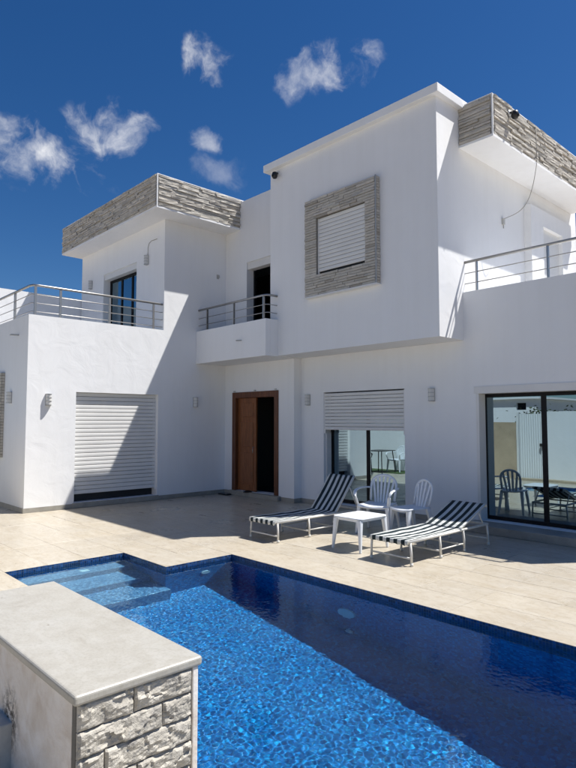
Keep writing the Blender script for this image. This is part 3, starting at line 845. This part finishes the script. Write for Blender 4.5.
def cctv(loc, rz, label, pitch=0.0):
    t = thing('security_camera', label, 'camera', loc, rz, 'security cameras')
    m = MB(); m.smooth = True; m.tube([(0, 0, 0), (0, -.02, 0)], .05, 16); m.build('mount', 'white_metal', t, local=True)
    m = MB(); m.tube([(0, -.02, 0), (0, -.07, -.015), (0, -.09, -.05)], .02, 10); m.build('arm', 'black_plastic', t, local=True)
    m = MB(); m.smooth = True
    prof = [(.0, .07), (.045, .065), (.06, .03), (.058, -.02), (.04, -.055), (.0, -.07)]
    m.grid(16, len(prof) - 1, lambda u, v: (prof[round(v * 5)][0] * math.cos(u * 2 * math.pi), -.10 + prof[round(v * 5)][0] * math.sin(u * 2 * math.pi), -.07 + prof[round(v * 5)][1]))
    m.build('dome', 'black_plastic', t, local=True)
    m = MB(); m.tube([(0, -.145, -.085), (0, -.165, -.09)], .022, 12); m.build('lens', 'black_frame', t, local=True)
    return t
cctv((-8.66, YB - .001, 6.66), 0, 'small black dome camera under the left end of the main roof edge')
cctv((RFX + .03, 9.02, 6.68), R(90), 'small black dome camera on the stone clad roof edge at upper right')

m = MB(); m.smooth = True
A = Vector((RFX + .045, 9.98, 6.14)); Bp = Vector((XB + .02, 9.90, 5.27)); pts = []
for k in range(17):
    s = k / 16; p = A.lerp(Bp, s); p.z -= .30 * math.sin(math.pi * s) * (1 - .25 * s); p.x += .10 * math.sin(math.pi * s); pts.append(p)
m.tube([(RFX + .045, 9.98, 6.80), (RFX + .046, 9.98, 6.45)] + pts, .006, 6)
tag(m.build('hanging_cable', 'cable', bevel=0), 'thin loose cable hanging from the right stone roof edge to the wall', 'cable')
t = thing('junction_box', 'small grey junction box on the wall under the right roof', 'box', (XB, 9.90, 5.23))
MB().box(XB + .0005, XB + .04, 9.87, 9.93, 5.17, 5.28).build('box', 'grey_box', t, bevel=.004)
MB().tube([(XB + .02, 9.90, 5.17), (XB + .02, 9.90, 5.10)], .008, 8).build('cable_end', 'cable', t)
m = MB(); m.smooth = True
m.tube([(-11.76, YU - .012, 5.39), (-11.75, YU - .012, 5.56), (-11.70, YU - .012, 5.66), (-11.60, YU - .012, 5.69), (-11.36, YU - .012, 5.68)], .006, 6)
tag(m.build('lamp_cable', 'cable'), 'thin curved cable above the upper terrace wall lamp', 'cable')
t = thing('wall_hook', 'small metal hook on the shaded upper wall beside the small balcony', 'hook', (XW, 8.06, 5.0))
MB().box(XW + .0005, XW + .012, 8.03, 8.09, 4.96, 5.06).build('plate', 'lamp_grey', t)
MB().tube([(XW + .01, 8.06, 5.03), (XW + .07, 8.06, 5.03), (XW + .075, 8.06, 4.97)], .008, 8).build('hook', 'lamp_grey', t)

# doormat and shoe by the entrance
m = MB().box(-10.92, -10.62, 8.02, 8.17, .001, .03)
tag(m.build('doormat', 'black_plastic', bevel=.008), 'small dark folded mat lying at the left foot of the front door', 'doormat')
m = MB(); m.smooth = True
m.grid(14, 8, lambda u, v: (-10.1 + .045 * math.cos(u * 2 * math.pi) * math.sin(v * math.pi) * (1.0 + .25 * math.sin(v * 9)), 8.21 - .13 * math.cos(v * math.pi) * .9, .099 + max(0, .05 * math.sin(u * 2 * math.pi) * math.sin(v * math.pi)) + .0))
tag(m.build('shoe', 'black_plastic'), 'dark shoe left on the front door step', 'shoe')
m = MB().hexa([(-9.42, 5.30, .0005), (-9.20, 5.22, .0005), (-9.19, 5.25, .0005), (-9.41, 5.335, .0005)], [(-9.42, 5.30, .012), (-9.20, 5.22, .02), (-9.19, 5.25, .02), (-9.41, 5.335, .012)])

# ==================================================================== PLINTH BY THE POOL
QX0, QX1, QY0, QY1, QZ = -3.95, -2.25, .985, 1.575, .60
t = thing('garden_plinth', 'low masonry plinth with pale stone slab top beside the pool', 'plinth', ((QX0 + QX1) / 2, (QY0 + QY1) / 2, 0))
MB().box(QX0 + .03, QX1 - .07, QY0 + .022, QY1 - .02, 0, QZ - .042).build('body', 'stained_plaster', t)
MB().box(QX0, QX1, QY0, QY1, QZ - .042, QZ).build('top_slab', 'limestone_slab', t, bevel=.012, seg=3)
fc = MB().box(QX1 - .069, QX1 - .032, QY0 + .024, QY1 - .032, 0, QZ - .043).build('stone_face', 'mortar', t)
def split_stone(u0, u1, z0, z1, seed, dep):
    nu, nz = max(8, int((u1 - u0) / .009)), 14
    m = MB(); sd = Vector((seed * 3.7, seed * 1.3, seed * .7))
    def P(a, b):
        u = u0 + (u1 - u0) * a; z = z0 + (z1 - z0) * b
        e = min(1.0, min(a, 1 - a) * (u1 - u0) / .009, min(b, 1 - b) * (z1 - z0) / .011)
        q = Vector((u * 11, z * 17, 0)) + sd
        cells, pts = noise.voronoi(q)
        w2 = q + Vector((noise.noise(q * 1.7), noise.noise(q * 1.7 + Vector((9, 2, 1))), 0)) * .35
        cells, pts = noise.voronoi(w2 * 1.2)
        fd = w2 * 1.2 - pts[0]; fn = pts[0] * 5.3
        h = noise.noise(q * .5) * .35 + (noise.noise(fn) * fd.x + noise.noise(fn + Vector((4, 7, 2))) * fd.y) * 1.1 + noise.noise(fn + Vector((1, 3, 8))) * .4 + abs(noise.noise(q * 3.2)) * .25
        h += noise.noise(q * 6) * .08
        d = dep * (.34 + .80 * max(0, min(1.3, .55 + h))) * (.45 + .55 * (e ** .5 if e > 0 else 0))
        return (QX1 - .033 + .002 + d, u, z)
    m.grid(nu, nz, P)
    # sides down to the backing
    n0 = len(m.v); w = nu + 1
    rim = [i for i in range(w)] + [j * w + nu for j in range(1, nz + 1)] + [nz * w + i for i in range(nu - 1, -1, -1)] + [j * w for j in range(nz - 1, 0, -1)]
    for i in rim: m.v.append((QX1 - .036, m.v[i][1], m.v[i][2]))
    for k in range(len(rim)): k2 = (k + 1) % len(rim); m.f.append((rim[k], n0 + k, n0 + k2, rim[k2]))
    m.build('stone', 'split_stone', fc)
ya, yb_ = QY0 + .022, QY1 - .046
rows = [(.452, .555, [.46]), (.350, .449, [.72]), (.246, .347, [.22]), (.142, .243, [.50]), (.038, .139, [.36]), (0.0, .035, [.6])]
k = 0
for z0, z1, cuts in rows:
    cs = [0] + cuts + [1]
    for a, b in zip(cs[:-1], cs[1:]):
        split_stone(ya + (yb_ - ya) * a + .002, ya + (yb_ - ya) * b - .002, z0, z1, 3 + k * 1.7, .027); k += 1
MB().box(QX1 - .0685, QX1 - .008, QY1 - .046, QY1 - .018, 0, QZ - .0425).build('edge_strip', 'stained_plaster', t, bevel=.004)
s = thing('outdoor_socket', 'grey weatherproof socket box on the stained side of the plinth', 'socket', (-3.08, QY0, .10))
MB().box(-3.17, -2.985, QY0 - .035, QY0 + .034, .02, .235).build('box', 'grey_box', s, bevel=.008)
MB().box(-3.155, -3.0, QY0 - .055, QY0 - .036, .035, .20).build('lid', 'grey_box', s, bevel=.006)

# ==================================================================== FURNITURE
def lounger(x, y, hinge, ang, blen, label):
    """tube framed sun lounger, foot at local y=0, head towards +y; x is its centre line"""
    t = thing('sun_lounger', label, 'sun lounger', (x, y, 0), 0, 'sun loungers by the pool')
    hw, L, z = .275, 1.78, .27
    f = MB(); f.smooth = True
    for s in (-1, 1): f.tube([(s * hw, .0, z), (s * hw, L, z)], .016, 10)
    f.tube([(-hw, .0, z), (hw, .0, z)], .016, 10); f.tube([(-hw, L, z), (hw, L, z)], .016, 10); f.tube([(-hw, hinge, z - .012), (hw, hinge, z - .012)], .012, 8)
    f.build('frame', 'lounger_paint', t, local=True)
    for yy in (.02, .62, 1.16, L - .02):
        for s in (-1, 1):
            l = MB(); l.smooth = True; l.tube([(s * hw, yy, z), (s * (hw + .012), yy, .15), (s * (hw + .016), yy, .03)], .014, 10); l.tube([(s * (hw + .016), yy, .035), (s * (hw + .016), yy, .0)], .019, 10); l.build('leg', 'lounger_paint', t, local=True)
        c = MB(); c.smooth = True; c.tube([(-hw - .01, yy, .085), (hw + .01, yy, .085)], .011, 8); c.build('stretcher', 'lounger_paint', t, local=True)
    for s in (-1, 1):
        c = MB(); c.smooth = True; c.tube([(s * (hw + .006), .62, .10), (s * (hw + .006), 1.16, .10)], .009, 8); c.build('stretcher', 'lounger_paint', t, local=True)
    # seat cloth, wrapped over the foot bar and sagging a little
    w = hw - .004
    def seat(u, v):
        yy = -.022 + v * (hinge + .022); xx = (u - .5) * 2 * w
        zz = z + .020 - .030 * math.sin(math.pi * min(1, max(0, v))) ** .7 * (1 - (2 * u - 1) ** 2) + .007 * noise.noise(Vector((u * 3, v * 9, hinge * 7)))
        return (xx, yy, zz)
    m = MB(); m.smooth = True; m.grid(12, 24, seat)
    m.grid(12, 4, lambda u, v: ((u - .5) * 2 * w, -.022 - .006 * math.sin(v * 3.1), z + .020 - v * (.055 + .012 * math.sin(u * 37))))
    o = m.build('seat_cloth', 'striped_fabric', t, local=True)
    sm = o.modifiers.new('thick', 'SOLIDIFY'); sm.thickness = .004; sm.offset = 0
    ca, sa = math.cos(ang), math.sin(ang)
    def onback(xx, d, off): return (xx, hinge + d * ca - off * sa, z + d * sa + off * ca)
    bf = MB(); bf.smooth = True
    for s in (-1, 1): bf.tube([onback(s * (hw - .03), 0, -.004), onback(s * (hw - .03), blen, -.004)], .014, 10)
    bf.tube([onback(-hw + .03, blen, -.004), onback(hw - .03, blen, -.004)], .014, 10)
    bo = bf.build('backrest_frame', 'lounger_paint', t, local=True)
    m = MB(); m.smooth = True
    m.grid(12, 14, lambda u, v: onback((u - .5) * 2 * w, v * (blen + .02), .018 - .022 * math.sin(math.pi * v) * (1 - (2 * u - 1) ** 2)))
    m.grid(12, 3, lambda u, v: onback((u - .5) * 2 * w, blen + .02 + .004 * math.sin(v * 3), .018 - v * .05))
    o = m.build('back_cloth', 'striped_fabric', t, local=True); sm = o.modifiers.new('thick', 'SOLIDIFY'); sm.thickness = .004; sm.offset = 0
    # support strut from the back frame to the side rail
    for s in (-1, 1):
        p = onback(s * (hw - .015), blen * .72, -.015)
        q = (s * (hw - .012), min(L - .06, p[1] + .30 * max(.35, sa)), z + .005)
        c = MB(); c.smooth = True; c.tube([p, q], .009, 8); c.build('strut', 'lounger_paint', t, local=True)
    return t
lounger(-6.32, 5.42, 1.22, R(50), .66, 'striped sun lounger with steep backrest, near the wooden front door')
lounger(-4.32, 5.66, 1.12, R(21), .68, 'striped sun lounger with low backrest, in front of the large sliding door')

# --- plastic side table
t = thing('side_table', 'low square white plastic table between the two loungers', 'table', (-5.08, 6.03, 0))
a, b = .245, .285
def rrect(a, b, r, n=5):
    out = []
    for cx, cy, s in ((a - r, b - r, 0), (-a + r, b - r, 90), (-a + r, -b + r, 180), (a - r, -b + r, 270)):
        for k in range(n + 1): an = R(s + 90 * k / n); out.append((cx + r * math.cos(an), cy + r * math.sin(an)))
    return out
MB().prism(rrect(a, b, .07), 2, .405, .425).build('table_top', 'plastic', t, local=True, bevel=.007)
MB().prism(rrect(a - .03, b - .03, .06), 2, .375, .406).build('apron', 'plastic', t, local=True)
for sx_ in (-1, 1):
    for sy_ in (-1, 1):
        tx, ty, bx, by = sx_ * (a - .045), sy_ * (b - .045), sx_ * (a - .012), sy_ * (b - .012)
        lg = MB()
        def ringp(cx, cy, w, zz): return [(cx - w, cy - w, zz), (cx + w, cy - w, zz), (cx + w, cy + w, zz), (cx - w, cy + w, zz)]
        lg.hexa(ringp(bx, by, .014, 0), ringp(tx, ty, .029, .40)); lg.build('leg', 'plastic', t, local=True, bevel=.008)

# --- monobloc chairs (local front = -y)
def slab(m, pts, wv, th):
    """flat strip along pts, half width vector wv, thickness th"""
    pts = [Vector(p) for p in pts]; wv = Vector(wv)
    for p, q in zip(pts[:-1], pts[1:]):
        n = (q - p).normalized().cross(wv.normalized()).normalized() * th / 2
        m.hexa([p - wv - n, p + wv - n, p + wv + n, p - wv + n], [q - wv - n, q + wv - n, q + wv + n, q - wv + n])
def plastic_chair(name, label, loc, rz, arms, material='plastic', group=None, hs=1.0):
    t = thing(name, label, 'chair', loc, rz, group)
    w = .25 if arms else .205; d = .225; sz = .41
    m = MB(); m.smooth = True
    m.grid(10, 10, lambda u, v: ((u - .5) * 2 * (w - .01) * (.92 + .08 * (1 - v)), (v - .5) * 2 * d, sz + .018 * abs(2 * u - 1) ** 2.5 - .010 * math.sin(v * math.pi) - .022 * max(0, .12 - v) * 8))
    o = m.build('seat', material, t, local=True); s = o.modifiers.new('thick', 'SOLIDIFY'); s.thickness = .022; s.offset = -1
    # backrest: arch and fan of slats leaning back
    top = .82 * hs; bw = w * (.94 if arms else .95)
    def bp(x, z): return Vector((x, d - .02 + (z - sz) * .26 - .10 * (1 - (x / .25) ** 2) * .35 + .02, z))
    arch = []
    for k in range(19):
        an = math.pi * k / 18; cx = -math.cos(an); sn = math.sin(an)
        z = sz + .03 + (top - sz - .03) * (sn ** .55 if sn > 0 else 0); arch.append(bp(bw * cx * (.80 + .20 * min(1, sn * 1.6)), z))
    m = MB(); m.smooth = True; m.tube(arch, .020, 8, ry=.55, upv=(0, 1, 0)); m.build('back_frame', material, t, local=True)
    ns = 6 if arms else 4
    for k in range(ns):
        f = (k + .5) / ns * 2 - 1
        xb, xt = f * bw * .52, f * bw * .84
        zt_ = sz + .03 + (top - sz - .03) * max(.1, (1 - (xt / bw) ** 2)) ** .30
        m = MB(); slab(m, [bp(xb + (xt - xb) * s, sz + .0 + (zt_ - sz) * s) for s in (0, .33, .66, 1)], (.0155 if arms else .019, 0, 0), .009)
        m.build('back_slat', material, t, local=True)
    for sx2 in (-1, 1):
        for fr in (0, 1):
            yt, yb2 = (-d + .045, -d + .01) if fr == 0 else (d - .05, d + .055)
            m = MB(); x0, x1 = sx2 * (w - .035), sx2 * (w + .005)
            def ringl(x, y, a_, b_, z): return [(x - a_, y - b_, z), (x + a_, y - b_, z), (x + a_, y + b_, z), (x - a_, y + b_, z)]
            m.hexa(ringl(x1, yb2, .016, .018, 0), ringl(x0, yt, .026, .036, sz - .006)); m.build('leg', material, t, local=True, bevel=.008)
        if arms:
            m = MB(); m.smooth = True
            A0 = bp(sx2 * bw * .95, .63); pa = [A0, Vector((sx2 * (w + .025), .10, .640)), Vector((sx2 * (w + .035), -.08, .632)), Vector((sx2 * (w + .03), -d + .04, .612)), Vector((sx2 * (w + .015), -d - .0, .56)), Vector((sx2 * (w), -d + .02, .48)), Vector((sx2 * (w - .02), -d + .045, .40))]
            sp = []
            for i in range(len(pa) - 1):
                p0, p1, p2, p3 = pa[max(i - 1, 0)], pa[i], pa[i + 1], pa[min(i + 2, len(pa) - 1)]
                for s in (0, .33, .66): sp.append(.5 * ((2 * p1) + (p2 - p0) * s + (2 * p0 - 5 * p1 + 4 * p2 - p3) * s * s + (-p0 + 3 * p1 - 3 * p2 + p3) * s ** 3))
            sp.append(pa[-1]); m.tube(sp, .026, 8, ry=.5, upv=(0, 0, 1)); m.build('armrest', material, t, local=True)
    return t
plastic_chair('armchair', 'white plastic armchair with fan back in front of the half shuttered window', (-5.60, 7.05, 0), R(18), True, group='white plastic chairs')
plastic_chair('plastic_chair', 'white plastic chair without arms by the wall, right of the armchair', (-5.07, 7.13, 0), R(-13), False, group='white plastic chairs', hs=.96)

# ==================================================================== BEHIND THE CAMERA (seen mirrored in the panes)
BY = 1.10
t = thing('boundary_wall', 'long white garden wall mirrored in the sliding panes', 'wall', (-12, BY, 0))
MB().box(-24, -9.65, BY - .2, BY, 0, 1.92).build('wall', 'stucco', t); MB().box(-7.15, -5.2, BY - .2, BY, 0, 1.92).build('wall', 'stucco', t)
MB().box(-7.9, -5.6, BY + .001, BY + .25, 0, .06).build('kerb', 'stone_kerb', t)
t = thing('garden_gate', 'white corrugated metal gate mirrored in the large sliding door', 'gate', (-7.5, BY, 0))
m = MB(); n = 44
def gp(i): return (-7.88 + .72 * i / n, BY - .08 + (.018 if (i // 2) % 2 else 0))
for i in range(n): (xa, y1), (xb, y2) = gp(i), gp(i + 1); m.quad((xa, y1, .05), (xb, y2, .05), (xb, y2, 1.86), (xa, y1, 1.86))
m.build('sheet', 'corrugated', t)
MB().box(-7.26, -7.20, BY - .06, BY + .03, .95, 1.03).build('lock', 'dark_metal', t)
for x in (-7.93, -7.17): MB().box(x - .03, x + .03, BY - .12, BY - .06, 0, 1.9).build('post', 'white_metal', t)
tag(MB().box(-9.645, -7.965, BY - .16, BY - .01, 0, 1.62).build('low_wall', 'render_tan'), 'tan rendered wall left of the mirrored gate', 'wall')

def tree(name, label, loc, hgt, rad, seed, nleaf=2200, group=None):
    rr = random.Random(seed)
    t = thing(name, label, 'tree', loc, 0, group)
    m = MB(); m.smooth = True
    tips = []
    m.tube([(0, 0, -.05), (.05, .02, hgt * .25), (-.02, .05, hgt * .5)], [rad * .10, rad * .075, rad * .05], 8)
    for k in range(7):
        an = k * 2.4 + rr.uniform(-.4, .4); e = rr.uniform(.35, 1.2); b = Vector((-.02, .05, hgt * rr.uniform(.28, .5)))
        tip = b + Vector((math.cos(an) * math.cos(e), math.sin(an) * math.cos(e), math.sin(e))) * rad * rr.uniform(.7, 1.05)
        m.tube([b, b.lerp(tip, .5) + Vector((0, 0, .08)), tip], [rad * .04, rad * .025, rad * .01], 6); tips.append(tip)
    m.build('trunk', 'bark', t, local=True)
    lf = MB()
    for i in range(nleaf):
        c = rr.choice(tips); p = c + Vector((rr.gauss(0, 1), rr.gauss(0, 1), rr.gauss(0, .7))) * rad * .28
        a_ = Vector((rr.uniform(-1, 1), rr.uniform(-1, 1), rr.uniform(-.6, .6))).normalized() * .07; b_ = a_.cross(Vector((rr.uniform(-1, 1), rr.uniform(-1, 1), rr.uniform(-1, 1)))).normalized() * .03
        lf.quad(p - a_, p - b_, p + a_, p + b_)
    lf.build('crown', 'leaf', t, local=True)
    return t
for k, (x, y, hh, rd) in enumerate([(-9.2, -5.2, 2.15, 1.1), (-7.2, -5.5, 2.3, 1.2), (-10.2, -6.6, 2.3, 1.2)]):
    tree('garden_tree', ['bushy tree behind the garden wall, middle of the three mirrored', 'bushy tree behind the garden wall, rightmost of the three mirrored', 'bushy tree behind the garden wall, leftmost of the three mirrored'][k], (x, y, -.06), hh, rd, 40 + k, group='trees behind the garden wall')
nb = thing('neighbour_house', 'low white house beyond the garden wall, mirrored in the sliding door', 'house', (-15, -14, 0))
wall('wall', 1, -13.0, -13.3, -22, -13.6, -.06, 2.82, [(-14.75, -14.2, 2.25, 2.62)], nb)
MB().box(-22, -13.6, -20, -13.3, -.06, 2.81).build('rooms', 'stucco', nb)
MB().box(-22.2, -13.4, -20.2, -12.8, 2.82, 2.92).build('roof', 'stucco', nb)
MB().box(-14.75, -14.2, -13.2, -13.18, 2.25, 2.62).build('window', 'black_frame', nb)
# garden table set on a grass strip
gs = MB().box(-16.5, -11.2, 1.15, 2.2, -.004, .014).build('lawn_strip', 'grass'); gs['kind'] = 'structure'
t = thing('garden_table', 'dark metal garden table mirrored in the half shuttered window', 'table', (-11.9, 2.30, 0))
MB().prism(rrect(.38, .38, .1), 2, .70, .72).build('table_top', 'dark_metal', t, local=True)
for sx2 in (-1, 1):
    for sy2 in (-1, 1): MB().tube([(sx2 * .34, sy2 * .34, 0), (sx2 * .28, sy2 * .28, .70)], .016, 8).build('leg', 'dark_metal', t, local=True)
plastic_chair('garden_chair', 'dark chair beside the mirrored garden table', (-12.45, 2.55, 0), R(80), True, 'black_plastic')
plastic_chair('garden_chair', 'white plastic chair behind the mirrored garden table', (-11.75, 1.60, 0), R(180), True)
